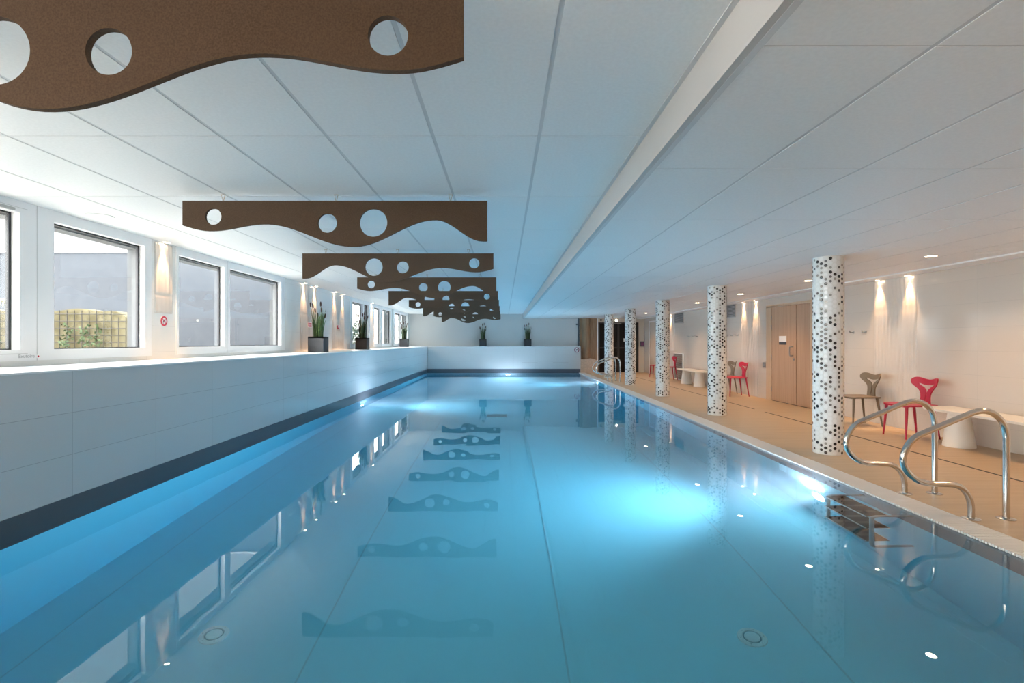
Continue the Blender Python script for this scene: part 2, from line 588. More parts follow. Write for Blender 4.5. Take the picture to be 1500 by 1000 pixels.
tiled_ceiling('ceiling_high', [0.2 - 0.6 * k for k in range(8)][::-1], HL, 1.69, XW, 0.80, YR, YEL)
tiled_ceiling('ceiling_low', [1.42 + 0.6 * k for k in range(8)], HR, 1.69, 0.83, 5.62, YR, YEL)
struct('trim_bulkhead', bx(0.80, 0.83, YR, YEL, HR - 0.002, HL + 0.05), M['bulkhead'])
bm = bmesh.new()
box(bm, 0.776, 0.80, YR, YEL, HL - 0.003, HL + 0.003)
box(bm, 0.83, 0.856, YR, YEL, HR - 0.003, HR + 0.003)
struct('trim_ceiling_edge', bm, M['ceiling_rail'])
struct('trim_cornice', bx(5.60, XRW, YR, YE, HR - 0.02, HR + 0.06, bev=0.003), M['white_trim'])
struct('ceiling_slab', bx(XW - 0.3, XRW + 0.2, YB - 0.4, YEL + 0.2, HL + 0.1, HL + 0.25), M['white_paint'])

# ------------------------------------------------------------------ relief tile panels under the wall washers
def relief(name, x, nx, y0, y1, z0, z1, z_joints):
    bm = bmesh.new()
    ny, nz = int((y1 - y0) / 0.012), 60
    grid = []
    for i in range(ny + 1):
        row = []
        yy = y0 + (y1 - y0) * i / ny
        for j in range(nz + 1):
            zz = z0 + (z1 - z0) * j / nz
            ph = 2.2 * math.sin(zz * 3.1 + yy * 2) + 0.9 * math.sin(zz * 7.3 + 1.0)
            d = 0.0055 + 0.0042 * math.sin(yy * 2 * PI / 0.075 + ph * 0.8) * (0.65 + 0.35 * math.sin(yy * 9 + zz * 4))
            if any(abs(zz - q) < 0.012 for q in z_joints) or i in (0, ny) or j in (0, nz):
                d = 0.0 if i in (0, ny) or j in (0, nz) else 0.0025
            row.append(bm.verts.new((x + nx * d, yy, zz)))
        grid.append(row)
    for i in range(ny):
        for j in range(nz):
            f = (grid[i][j], grid[i + 1][j], grid[i + 1][j + 1], grid[i][j + 1])
            bm.faces.new(f if nx > 0 else f[::-1])
    return struct(name, bm, M['relief'], smooth=True)

relief('wall_right_relief', XRW, -1, 7.31, 8.16, 0.02, 2.24, (0.84, 1.77))
relief('wall_right_relief', XRW, -1, 11.86, 12.71, 0.02, 2.24, (0.84, 1.77))
relief('wall_right_relief', XRW, -1, 17.7, 18.55, 0.95, 2.24, (1.77,))
relief('wall_left_relief', XW, 1, 5.86, 6.18, 1.62, 2.44, (1.83,))
relief('wall_left_relief', XW, 1, 10.05, 10.95, 1.10, 2.44, (1.83,))
relief('wall_left_relief', XW, 1, 11.9, 12.8, 1.10, 2.44, (1.83,))

# ------------------------------------------------------------------ windows
def window(n, y0, y1, panes, sash=()):
    """panes: (y0, y1) of the visible glass; frame faces at XW, glass set back."""
    root = bpy.data.objects.new('window_%d' % n, None)
    COL.objects.link(root)
    root['kind'] = 'structure'
    root.location = (XW, y0, 1.13)
    def loc(bmh):
        bmesh.ops.translate(bmh, verts=bmh.verts[:], vec=(-XW, -y0, -1.13))
        return bmh
    gz0, gz1 = 1.222, 2.352
    bm = bmesh.new()
    xa, xb = XW - 0.075, XW + 0.012
    box(bm, xa, xb, y0, y1, 1.13, gz0)
    box(bm, xa, xb, y0, y1, gz1, HL - 0.001)
    edges = [y0] + [e for p in panes for e in p] + [y1]
    for i in range(0, len(edges), 2):
        box(bm, xa, xb, edges[i], edges[i + 1], gz0, gz1)
    obj('window_frame', loc(bm), M['upvc'], root)
    for k, (a, b_) in enumerate(panes):
        bm = bmesh.new()
        for q in ((a, a + 0.014, gz0, gz1), (b_ - 0.022, b_, gz0, gz1), (a, b_, gz0, gz0 + 0.010), (a, b_, gz1 - 0.014, gz1)):
            box(bm, xa - 0.002, XW - 0.052, *q)
        obj('gasket', loc(bm), M['gasket'], root)
        obj('glass_pane', loc(bx(XW - 0.064, XW - 0.058, a, b_, gz0, gz1)), M['glass'], root)
        if k in sash:
            bm = bmesh.new()
            a0, b0 = a - 0.10, b_ + 0.07
            for q in ((a0, a + 0.0, gz0 - 0.03, gz1 + 0.035), (b_, b0, gz0 - 0.03, gz1 + 0.035), (a, b_, gz0 - 0.03, gz0), (a, b_, gz1, gz1 + 0.035)):
                box(bm, XW + 0.008, XW + 0.022, *q)
            s = obj('opening_sash', loc(bm), M['upvc'], root)
            bm = bmesh.new()
            for q in ((a0 - 0.007, a0, gz0 - 0.037, gz1 + 0.042), (b0, b0 + 0.007, gz0 - 0.037, gz1 + 0.042), (a0, b0, gz0 - 0.037, gz0 - 0.03), (a0, b0, gz1 + 0.035, gz1 + 0.042)):
                box(bm, XW + 0.008, XW + 0.0135, *q)
            obj('sash_gap', loc(bm), M['ceiling_rail'], root)
            bm = bmesh.new()
            box(bm, XW + 0.02, XW + 0.032, a + 0.25, a + 0.72, gz1 + 0.006, gz1 + 0.026)
            obj('opener_arm', loc(bm), M['dull_steel'], root)
    # joint between units
    if len(panes) > 1:
        m = (panes[0][1] + panes[1][0]) / 2
        obj('frame_joint', loc(bx(XW + 0.008, XW + 0.0128, m - 0.004, m + 0.004, 1.13, HL - 0.002)), M['ceiling_rail'], root)
    return root

window(1, 0.6, 2.9, [(0.72, 1.7), (1.85, 2.79)])  # extra window out of view, added to let in more daylight
w1 = window(2, 3.3, 5.8, [(3.44, 4.21), (4.54, 5.69)], sash=(0,))
window(3, 6.24, 9.32, [(6.285, 7.31), (7.46, 9.17)])
window(4, 13.3, 15.27, [(13.5, 14.50), (14.62, 15.13)])
window(5, 15.7, 18.2, [(15.78, 16.55), (16.82, 18.1)])
window(6, 18.55, 21.35, [(18.75, 19.75), (19.95, 21.2)])

cu = bpy.data.curves.new('label_text', 'FONT')
cu.body = 'Exutoire'
cu.size = 0.042
cu.extrude = 0.0005
cu.materials.append(M['text_grey'])
tx = new_obj('sticker_text', cu, w1)
tx.rotation_euler = (PI / 2, 0, PI / 2)
tx.location = (0.0135, 4.205 - 3.3, 1.155 - 1.13)
bm = bmesh.new()
lathe(bm, [(0.018, 0), (0.018, 0.001)], 20, (0.0128, 4.385 - 3.3, 1.163 - 1.13), 'X')
s = obj('red_sticker', bm, M['sign_white'], w1)
bm = bmesh.new()
lathe(bm, [(0.008, 0), (0.008, 0.0008)], 16, (0.0139, 4.385 - 3.3, 1.163 - 1.13), 'X')
obj('sticker_dot', bm, M['sign_red'], s)

# ------------------------------------------------------------------ outside the windows
struct('ground_outside', bx(-22, XW - 0.26, -6, 34, 0.55, 0.7), M['ext_ground'])
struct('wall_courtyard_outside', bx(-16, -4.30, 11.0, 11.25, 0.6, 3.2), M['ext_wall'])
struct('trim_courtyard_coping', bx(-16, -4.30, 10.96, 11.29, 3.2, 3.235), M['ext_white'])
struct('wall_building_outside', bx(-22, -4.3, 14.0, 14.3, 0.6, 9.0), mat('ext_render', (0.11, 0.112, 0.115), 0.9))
struct('wall_neighbour_outside', bx(-7.4, -7.2, 11.3, 34, 0.6, 2.6), M['ext_white'])

def leaf_quads(bm, pts, size, mi=0):
    for p in pts:
        d = Vector((random.uniform(-1, 1), random.uniform(-1, 1), random.uniform(-1, 1))).normalized()
        e = d.orthogonal().normalized()
        s = size * random.uniform(0.6, 1.3)
        a = Vector(p)
        n = d.cross(e)
        v = [bm.verts.new(a), bm.verts.new(a + d * s * 0.5 + e * s * 0.32 + n * s * 0.08), bm.verts.new(a + d * s), bm.verts.new(a + d * s * 0.5 - e * s * 0.32 + n * s * 0.08)]
        bm.faces.new(v).material_index = mi

# gabion screen with wire mesh and ivy, square to the window wall
t = thing('gabion_screen_outside', 'pale yellow stone screen behind rusty wire mesh with ivy, seen through the big window', 'screen', (-7.2, 7.55, 0.7), math.radians(3))
L_ = 3.15
bm = bmesh.new()
n = 40
prof = []
for i in range(n + 1):
    x = -L_ / 2 + L_ * i / n
    z = 1.06 + 0.02 * math.sin(x * 9) - (0.14 * max(0, (x - 1.30) / 0.27) ** 2 if x > 1.30 else 0)
    prof.append((x, z))
plate(bm, [(-L_ / 2, 0), (L_ / 2, 0)] + prof[::-1], [], lambda u, v: (u, 0.02, v), lambda u, v: (u, 0.25, v))
obj('stone_fill', bm, M['gabion'], t)
bm = bmesh.new()
x = -L_ / 2
while x <= L_ / 2 + 0.001:
    tube(bm, [(x, -0.01, 0), (x, -0.01, 1.05 if x < 1.45 else 0.95)], 0.0062, 6)
    x += 0.105
z = 0.05
while z < 1.06:
    tube(bm, [(-L_ / 2, -0.016, z), (L_ / 2, -0.016, z)], 0.0062, 6)
    z += 0.105
obj('wire_mesh', bm, M['rust_wire'], t)
bm = bmesh.new()
pts = []
for c in (-1.3, -0.75, -0.2, 0.28, 0.62, 1.05, 1.2):
    x, z = c, 0.0
    dx = random.uniform(-0.25, 0.35)
    while z < random.uniform(0.75, 1.0):
        z += 0.02
        x += dx * 0.02 + random.uniform(-0.02, 0.02)
        for k in range(3):
            pts.append((x + random.gauss(0, 0.045), -0.03 + random.uniform(-0.03, 0.02), z + random.gauss(0, 0.02)))
leaf_quads(bm, pts, 0.05)
obj('ivy', bm, M['ivy'], t)

# palm beside it
t = thing('palm_plant_outside', 'small palm with arching yellow green fronds outside the opening window', 'plant', (-7.15, 6.6, 0.7))
bm = bmesh.new()
tube(bm, [(0, 0, 0), (0.02, 0, 0.5), (0, 0.02, 0.8)], [0.07, 0.06, 0.05], 10)
obj('trunk', bm, M['rust_wire'], t, True)
def frond(az, L0, rise, droop):
    bm = bmesh.new()
    pts = []
    for i in range(15):
        s = i / 14
        r = L0 * s * (1 - 0.12 * s)
        pts.append(Vector((math.cos(az) * r, math.sin(az) * r, 0.8 + rise * s - droop * s * s)))
    tube(bm, pts, [0.014 * (1 - 0.8 * i / 14) for i in range(15)], 6)
    side = Vector((-math.sin(az), math.cos(az), 0))
    for i in range(2, 14):
        for f in (0, 0.5):
            p = pts[i].lerp(pts[min(i + 1, 14)], f)
            tdir = (pts[min(i + 1, 14)] - pts[i - 1]).normalized()
            ll = 0.30 * (1 - abs(i / 14 - 0.45))
            for sg in (-1, 1):
                q = p + (side * sg * 0.75 + tdir * 0.55 + Vector((0, 0, -0.28))) * ll
                w_ = tdir * 0.012
                mid = p.lerp(q, 0.45) + Vector((0, 0, 0.02))
                v = [bm.verts.new(p), bm.verts.new(mid + w_), bm.verts.new(q), bm.verts.new(mid - w_)]
                bm.faces.new(v)
    return bm
for az, L0, rise, droop in ((0.1, 1.15, 1.35, 1.35), (2.5, 1.2, 1.2, 1.1), (4.1, 1.0, 1.3, 1.2), (5.2, 1.05, 1.0, 1.2), (1.2, 1.0, 1.4, 1.3)):
    obj('frond', frond(az, L0, rise, droop), M['palm'], t)

# shrub seen through the third window
t = thing('green_shrub_outside', 'bright green shrub outside the narrow window behind the brown planter', 'shrub', (-5.3, 17.6, 0.7))
bm = bmesh.new()
leaf_quads(bm, [(random.gauss(0, 0.22), random.gauss(0, 0.25), abs(random.gauss(0.75, 0.3))) for _ in range(700)], 0.09)
obj('foliage', bm, M['ivy'], t)
bm = bmesh.new()
tube(bm, [(0, 0, 0), (0.03, 0, 0.8)], [0.03, 0.015], 8)
obj('stem', bm, M['rust_wire'], t)

# ------------------------------------------------------------------ mosaic columns
def column_mesh():
    R = 0.1575
    H = HR - 0.001
    bm = bmesh.new()
    lathe(bm, [(R, 0.0), (R, H)], 64, mi=0)
    rng = random.Random(3)
    n = 22
    dx = 2 * PI * R / n
    pitch = dx / 0.866
    rows = int(H / pitch)
    for i in range(n):
        for j in range(rows + 1):
            z = pitch * (j + (0.5 if i % 2 == 0 else 0.0))
            a = i * 2 * PI / n
            q = rng.random()
            mi = 1 if q < 0.16 else 2 if q < 0.27 else 3 if q < 0.39 else 4 if q < 0.49 else 5
            r = {1: 0.0178, 2: 0.0165, 3: 0.015, 4: 0.015, 5: 0.0215}[mi]
            if z - r < 0.002 or z + r > H:
                continue
            vs = []
            for k in range(12):
                b_ = 2 * PI * k / 12
                aa = a + r * math.cos(b_) / R
                zz = z + r * math.sin(b_)
                vs.append(bm.verts.new(((R + 0.0016) * math.cos(aa), (R + 0.0016) * math.sin(aa), zz)))
            bm.faces.new(vs).material_index = mi
    return bm

cmats = [M['grout'], M['dot_black'], M['dot_brown'], M['dot_grey'], M['dot_taupe'], M['dot_white']]
names = ['first mosaic column from the camera, standing on the deck by the steel handrails',
         'second mosaic column from the camera, in front of the second white bench',
         'third mosaic column from the camera, between the red chairs far down the deck',
         'fourth mosaic column from the camera, in front of the black glass door edge',
         'last mosaic column at the far end, beside the distant handrails']
c0 = obj('mosaic_column', column_mesh(), cmats)
for k in range(5):
    c = c0 if k == 0 else c0.copy()
    if k:
        COL.objects.link(c)
    c.location = (3.77, 5.95 + 3.1 * k, 0)
    c.rotation_euler = (0, 0, 0.9 * k)
    tag(c, 'round white column with black and grey dots, ' + names[k].replace(' mosaic column', ''), 'column', 'dotted mosaic columns', 'thing')
names2 = ['white round column dotted with dark mosaic, nearest of five, by the steel handrails',
          'dotted mosaic column second from the camera, partly hiding the far white bench',
          'dotted mosaic column in the middle of the row of five',
          'dotted mosaic column fourth from the camera, before the black glass door',
          'dotted mosaic column last in the row, behind the far pool handrails']
for o_, nm in zip([o for o in COL.objects if o.name.startswith('mosaic_column')], names2):
    o_['label'] = nm

# ------------------------------------------------------------------ acoustic baffles
KEY = [(0, 0.193), (0.09, 0.236), (0.27, 0.182), (0.56, 0.360), (0.83, 0.149), (0.985, 0.317), (1.0, 0.317)]
BL, BT = 2.4, 0.025
def wave(u):
    for (u0, d0), (u1, d1) in zip(KEY, KEY[1:]):
        if u <= u1:
            s = (u - u0) / (u1 - u0)
            s = math.sin(s * PI / 2) if u0 == 0 else 0.5 - 0.5 * math.cos(s * PI)
            return d0 + (d1 - d0) * s
    return KEY[-1][1]

def baffle(flip):
    """Origin at the middle of the top edge, front face at y = 0."""
    t = thing('acoustic_baffle', 'x', 'baffle')
    n = 72
    sx = -1 if flip else 1
    X = lambda u: sx * (u - 0.5) * BL
    outline = [(X(0), 0.0)] + [(X(i / n), -wave(i / n)) for i in range(n + 1)] + [(X(1), 0.0)]
    holes = [[(X(u) + r * math.cos(2 * PI * k / 40), -d + r * math.sin(2 * PI * k / 40)) for k in range(40)]
             for u, d, r in ((0.101, 0.124, 0.0646), (0.475, 0.175, 0.0754), (0.626, 0.172, 0.110))]
    bm = bmesh.new()
    plate(bm, outline, holes, lambda u, v: (u, 0.0, v), lambda u, v: (u, BT, v))
    obj('felt_panel', bm, M['felt'], t)
    for u in (0.131, 0.503, 0.879):
        bm = bmesh.new()
        g = HL - 0.002 - 2.397
        for dx in (-0.014, 0.014):
            tube(bm, [(X(u), BT / 2, -0.012), (X(u) + dx, BT / 2, g)], 0.0022, 6)
        box(bm, X(u) - 0.018, X(u) + 0.018, BT / 2 - 0.006, BT / 2 + 0.006, g - 0.004, g)
        obj('hanger', bm, M['wire'], t)
    return t

bl = ['big brown wave baffle nearest the camera, cut off by the top edge of the photo',
      'brown wave baffle second from the camera, whole outline hanging clear',
      'brown wave baffle third from the camera, long flat dip and hole at the right end',
      'brown wave baffle fourth from the camera, overlapped by the third one',
      'brown wave baffle fifth from the camera, left end with a deep rounded notch',
      'brown wave baffle sixth from the camera, single hole showing at its left end',
      'brown wave baffle seventh from the camera, mostly hidden behind nearer ones',
      'brown wave baffle eighth from the camera, just before the last one',
      'last and farthest brown wave baffle, above the planter on the end ledge']
BA, BB = baffle(False), baffle(True)
for k in range(9):
    src = BB if k % 2 == 0 else BA
    pos = (-1.33, 1.645 if k == 0 else 4.03 + 2.4 * (k - 1), 2.397)
    if k < 2:
        src.location = pos
        t = src
        t['label'] = bl[k]
        t['group'] = 'wave baffles under the ceiling'
    else:
        t = copy_thing(src, pos, None, bl[k], 'wave baffles under the ceiling')

# ------------------------------------------------------------------ planters
def reed_foliage(seed, lean=False):
    r = random.Random(seed)
    bm = bmesh.new()
    for i in range(84):
        a = r.uniform(0, 2 * PI)
        rad = 0.085 * math.sqrt(r.random())
        b0 = Vector((rad * math.cos(a), rad * math.sin(a), 0.285))
        h = r.uniform(0.26, 0.56)
        out = Vector((math.cos(a), math.sin(a), 0)) * r.uniform(0.0, 0.10) * h / 0.5
        w = r.uniform(0.008, 0.015)
        tw = r.uniform(0, PI)
        side = Vector((math.cos(tw), math.sin(tw), 0))
        prev = None
        for k in range(6):
            s = k / 5
            p = b0 + Vector((0, 0, h * s)) + out * s * s
            ww = w * (1 - 0.9 * s ** 2)
            c = (bm.verts.new(p - side * ww), bm.verts.new(p + side * ww))
            if prev:
                bm.faces.new((prev[0], prev[1], c[1], c[0]))
            prev = c
    if lean:
        p0, p1 = Vector((-0.05, 0, 0.285)), Vector((-0.30, 0.05, 0.60))
        s_ = Vector((0.006, 0, 0.006))
        v = [bm.verts.new(p0 - s_), bm.verts.new(p0 + s_), bm.verts.new(p1)]
        bm.faces.new(v)
    return bm

def planter(label, pot_mat, leaf_mat, loc, seed, lean=False):
    t = thing('potted_reed_plant', label, 'plant', loc, 0, 'potted reeds on the ledges')
    bm = bmesh.new()
    v = box(bm, -0.15, 0.15, -0.15, 0.15, 0, 0.30)
    top = [f for f in bm.faces if all(abs(q.co.z - 0.30) < 1e-6 for q in f.verts)]
    r = bmesh.ops.inset_region(bm, faces=top, thickness=0.014)
    bmesh.ops.translate(bm, verts=list({q for f in top for q in f.verts}), vec=(0, 0, -0.03))
    obj('planter_box', bm, pot_mat, t)
    obj('soil', bx(-0.135, 0.135, -0.135, 0.135, 0.262, 0.284), M['soil'], t)
    obj('foliage', reed_foliage(seed, lean), leaf_mat, t)
    r = random.Random(seed + 50)
    for i in range(7):
        a = i * 2 * PI / 7 + r.uniform(-0.3, 0.3)
        h = r.uniform(0.44, 0.70) if i else 0.71
        b0 = Vector((0.05 * math.cos(a), 0.05 * math.sin(a), 0.28))
        tip = b0 + Vector((0.085 * math.cos(a) * (0 if i == 0 else 1), 0.085 * math.sin(a) * (0 if i == 0 else 1), h - 0.10))
        d = (tip - b0).normalized()
        bm = bmesh.new()
        tube(bm, [b0, tip], 0.0032, 5)
        c = obj('cattail_stem', bm, leaf_mat, t)
        bm = bmesh.new()
        q = [tip + d * s for s in (0, 0.006, 0.03, 0.075, 0.095, 0.10)]
        tube(bm, q, [0.004, 0.013, 0.0165, 0.015, 0.008, 0.002], 8)
        obj('cattail_head', bm, M['cattail'], c, True)
    return t

planter('slate grey cube planter with tall reeds on the window ledge between two red notices', M['slate'], M['leaf'], (-3.64, 10.05, LEDGE), 1)
planter('dark brown cube planter with reeds and one leaning blade on the window ledge', M['brown_pot'], M['leaf_dark'], (-3.74, 13.55, LEDGE), 2, True)
planter('small looking grey planter with reeds at the far end of the window ledge', M['grey_pot'], M['leaf_dark'], (-3.80, 19.55, LEDGE), 3)
planter('black planter with reeds on the end ledge under the baffles', M['black_pot'], M['leaf_dark'], (-0.87, 21.40, LEDGE), 4)
planter('black planter with reeds on the end ledge beyond the ceiling step', M['black_pot'], M['leaf_dark'], (1.0, 21.40, LEDGE), 5)

# ------------------------------------------------------------------ recessed lamps
def add_light(name, parent, kind, loc, energy, color, rot=(0, 0, 0), **kw):
    d = bpy.data.lights.new(name, kind)
    d.energy = energy
    d.color = color
    for k, v in kw.items():
        setattr(d, k, v)
    d.cycles.use_multiple_importance_sampling = False
    o = bpy.data.objects.new(name, d)
    COL.objects.link(o)
    o.parent = parent
    o.location = loc
    o.rotation_euler = rot
    return o

def downlight(y, label, watts=DOWN_W):
    t = thing('ceiling_downlight', label, 'light', (4.88, y, HR), 0, 'downlights over the deck')
    bm = bmesh.new()
    lathe(bm, [(0.052, -0.001), (0.062, -0.006), (0.066, -0.001), (0.066, 0.002), (0.052, 0.002)], 28, caps=False)
    obj('trim_ring', bm, M['white_trim'], t, True)
    bm = bmesh.new()
    lathe(bm, [(0.053, -0.0025), (0.053, -0.0005)], 28)
    obj('lens', bm, M['lamp_warm'], t)
    add_light('lamp', t, 'SPOT', (0, 0, -0.012), watts, WARM if watts == DOWN_W else (1.0, 0.78, 0.56), spot_size=math.radians(125), spot_blend=0.7, shadow_soft_size=0.045)
    return t

ords = ['first', 'second', 'third', 'fourth', 'fifth', 'sixth', 'seventh']
where = ['level with the nearest column', 'before the wooden double door', 'level with the wooden double door', 'in front of the second pair of chairs',
         'hidden close behind the third column', 'near the upper wall vent far down', 'close to the black glass door']
for k, y in enumerate((5.85, 8.2, 10.55, 12.9, 15.25, 17.6, 19.95)):
    downlight(y, 'round recessed ceiling downlight, %s from the camera, %s' % (ords[k], where[k]))
downlight(3.5, 'round recessed ceiling downlight over the near bench')
downlight(1.15, 'round recessed ceiling downlight behind the near bench')

for (x, y, z, lab) in ((-2.2, -0.4, HL, 'added unseen downlight over the near deck, window side'),
                       (-0.4, -0.4, HL, 'added unseen downlight over the near deck, middle of the high ceiling'),
                       (2.3, -0.4, HR, 'added unseen downlight over the near deck, under the low ceiling'),
                       (-2.2, -2.0, HL, 'added unseen downlight by the wall behind the near deck, window side'),
                       (-0.4, -2.0, HL, 'added unseen downlight by the wall behind the near deck, middle'),
                       (2.3, -2.0, HR, 'added unseen downlight by the wall behind the near deck, low ceiling')):
    t = downlight(y, lab, NEAR_FILL_W)  # added out of frame so the near ceiling gets warm light
    t.location = (x, y, z)

def washer(x, y, z, nx, label, group, w=None):
    t = thing('wall_washer_spot', label, 'light', (x + nx * 0.05, y, z), 0, group)
    bm = bmesh.new()
    lathe(bm, [(0.026, -0.001), (0.034, -0.004), (0.036, 0.0)], 20, caps=False)
    obj('trim_ring', bm, M['white_trim'], t, True)
    bm = bmesh.new()
    lathe(bm, [(0.027, -0.002), (0.027, -0.0005)], 20)
    obj('lens', bm, M['spot_warm'], t)
    add_light('lamp', t, 'SPOT', (0, 0, -0.01), w or SPOT_W, WARM, rot=(0, math.radians(-2) * -nx, 0), spot_size=math.radians(46), spot_blend=0.7, shadow_soft_size=0.02)

zr = HR - 0.02
washer(XRW, 7.43, zr, -1, 'wall washer spot above the red chair near the first column, nearer of the pair', 'wall washers')
washer(XRW, 8.02, zr, -1, 'wall washer spot above the taupe chair beside the first column', 'wall washers')
washer(XRW, 11.96, zr, -1, 'wall washer spot nearer the wooden door, above the second chair pair', 'wall washers')
washer(XRW, 12.56, zr, -1, 'wall washer spot beside the upper wall vent, above the second chair pair', 'wall washers')
washer(XRW, 18.06, zr, -1, 'wall washer spot far down, beside the third column', 'wall washers')
washer(XRW, 3.0, zr, -1, 'wall washer spot above the near bench', 'wall washers')
zl = HL
for y, lab in ((6.0, 'wall washer spot on the pier between the two big windows'),
               (10.2, 'wall washer spot above the slate planter, first of four'),
               (10.79, 'wall washer spot behind the slate planter, second of four'),
               (12.05, 'wall washer spot on the window pier, third of four'),
               (12.66, 'wall washer spot before the brown planter, last of four'),
               (15.48, 'wall washer spot on the slim pier behind the brown planter')):
    washer(XW, y, zl, 1, lab, 'wall washers')

# flush round speakers
for (x, y, z, lab) in ((-3.73, 4.73, HL, 'flush round white speaker in the high ceiling by the big window'),
                       (5.27, 5.58, HR, 'flush round white speaker in the low ceiling over the near bench')):
    bm = bmesh.new()
    lathe(bm, [(0.11, 0.0), (0.11, -0.004), (0.104, -0.007), (0.100, -0.004), (0.0005, -0.004)], 40, (0, 0, 0), caps=False)
    o = obj('ceiling_speaker', bm, M['white_paint'], None, True)
    o.location = (x, y, z)
    tag(o, lab, 'speaker')

# ------------------------------------------------------------------ underwater lamps
def pool_lamp(loc, axis, label, yaw=0.0):
    t = thing('underwater_light', label, 'light', loc, {'-X': PI, '+X': 0, '-Y': -PI / 2}[axis], 'underwater lights')
    bm = bmesh.new()
    lathe(bm, [(0.125, 0.0), (0.125, 0.005), (0.095, 0.008), (0.095, 0.0)], 32, axis='X', caps=False)
    obj('trim_ring', bm, M['drain'], t, True)
    bm = bmesh.new()
    lathe(bm, [(0.092, 0.002), (0.085, 0.006), (0.06, 0.009), (0.03, 0.0105), (0.002, 0.011)], 28, axis='X')
    obj('lens', bm, M['lamp_pool'], t, True)
    add_light('lamp', t, 'SPOT', (0.016, 0, 0), POOL_W, (0.92, 0.86, 1.0), rot=(0, math.radians(-90 - 36), math.radians(yaw)), spot_size=math.radians(138), spot_blend=1.0, shadow_soft_size=0.01)

pool_lamp((XR - 0.001, 5.05, -0.85), '-X', 'glaring underwater light in the pool wall beside the ladder steps', -18)
pool_lamp((XL + 0.001, 11.4, -0.85), '+X', 'bright underwater light in the pool wall under the window ledge', 15)
pool_lamp((XR - 0.001, 17.0, -0.85), '-X', 'underwater light in the pool wall near the far handrails')
pool_lamp((0.17, YF - 0.001, -0.85), '-Y', 'underwater light in the far end wall of the pool')

# floor inlets and drain
def inlet(x, y, label):
    t = thing('floor_inlet', label, 'drain', (x, y, FZ), 0, 'round floor inlets')
    bm = bmesh.new()
    lathe(bm, [(0.092, 0.0), (0.088, 0.010), (0.060, 0.012), (0.056, 0.006)], 36, caps=False)
    obj('flange', bm, M['drain'], t, True)
    bm = bmesh.new()
    lathe(bm, [(0.056, 0.001), (0.056, 0.003)], 36)
    obj('slot_ring', bm, mat('inlet_gap', (0.2, 0.3, 0.32), 0.6), t)
    bm = bmesh.new()
    lathe(bm, [(0.048, 0.003), (0.048, 0.012), (0.040, 0.015)], 32)
    obj('cap', bm, M['drain'], t, True)
    bm = bmesh.new()
    for k in range(6):
        a = 2 * PI * k / 6
        lathe(bm, [(0.004, 0.0115), (0.004, 0.0135)], 8, (0.074 * math.cos(a), 0.074 * math.sin(a), 0))
    obj('screw', bm, M['dull_steel'], t)
inlet(-1.89, 3.34, 'pale round inlet on the pool floor on the window side')
inlet(1.62, 3.34, 'pale round inlet on the pool floor on the ladder side')
t = thing('main_drain', 'dark rectangular drain on the pool floor far from the camera', 'drain', (-0.14, 10.5, FZ))
obj('drain_frame', bx(-0.21, 0.21, -0.19, 0.19, 0, 0.008, bev=0.003), M['dull_steel'], t)
bm = bmesh.new()
for k in range(12):
    box(bm, -0.19, 0.19, -0.17 + k * 0.029, -0.155 + k * 0.029, 0.008, 0.012)
obj('grille', bm, M['dark_grey'], t)

# ------------------------------------------------------------------ handrails and ladder steps
ctrl = [(3.405, 0), (3.405, 0.05), (3.402, 0.10), (3.385, 0.16), (3.345, 0.215), (3.285, 0.245), (3.20, 0.252), (3.113, 0.254),
        (3.03, 0.272), (2.965, 0.315), (2.922, 0.37), (2.908, 0.43), (2.922, 0.49), (2.955, 0.55), (3.005, 0.597), (3.06, 0.624),
        (3.20, 0.682), (3.34, 0.741), (3.42, 0.772), (3.481, 0.785), (3.545, 0.775), (3.60, 0.74), (3.64, 0.685), (3.658, 0.61), (3.66, 0.53),
        (3.66, 0.25), (3.66, 0)]
def handrail(y, label):
    t = thing('handrail', label, 'handrail', (3.53, y, 0), 0, 'steel pool handrails')
    bm = bmesh.new()
    tube(bm, smooth_path([(x - 3.53, 0, z) for x, z in ctrl], 5), 0.0215, 18)
    obj('bent_tube', bm, M['steel'], t, True)
    for x in (3.405, 3.66):
        bm = bmesh.new()
        lathe(bm, [(0.058, 0.0), (0.058, 0.003), (0.05, 0.007), (0.024, 0.010)], 28, (x - 3.53, 0, 0))
        obj('base_flange', bm, M['steel'], t, True)
    return t
h0 = handrail(3.73, 'polished steel handrail nearest the camera, curling over the pool edge')
copy_thing(h0, (3.53, 4.35, 0), None, 'polished steel handrail of the near pair, next to the first column', 'steel pool handrails')
copy_thing(h0, (3.53, 16.1, 0), None, 'distant steel handrail of the far pair, nearer the camera', 'steel pool handrails')
copy_thing(h0, (3.53, 16.74, 0), None, 'distant steel handrail of the far pair, nearer the black door', 'steel pool handrails')

t = thing('ladder_steps', 'black and steel pool ladder steps under water below the near handrails', 'ladder', (2.85, 4.155, -0.33))
for zz in (-0.105, -0.39, -0.675):
    bm = bmesh.new()
    box(bm, -0.085, 0.085, -0.25, 0.25, zz + 0.33 - 0.012, zz + 0.33 + 0.0)
    st = obj('tread', bm, mat('tread_black', (0.012, 0.011, 0.011), 0.85, 0, 0.1), t)
    bm = bmesh.new()
    box(bm, -0.094, -0.085, -0.252, 0.252, zz + 0.33 - 0.016, zz + 0.33 + 0.003)
    box(bm, 0.085, 0.092, -0.252, 0.252, zz + 0.33 - 0.016, zz + 0.33 + 0.002)
    obj('tread_edge', bm, M['dull_steel'], st)
    bm = bmesh.new()
    for k in range(3):
        box(bm, -0.07, 0.07, -0.16 + k * 0.14, -0.12 + k * 0.14, zz + 0.33, zz + 0.33 + 0.002)
    obj('grip_pad', bm, mat('grip', (0.07, 0.055, 0.05), 0.9), st)
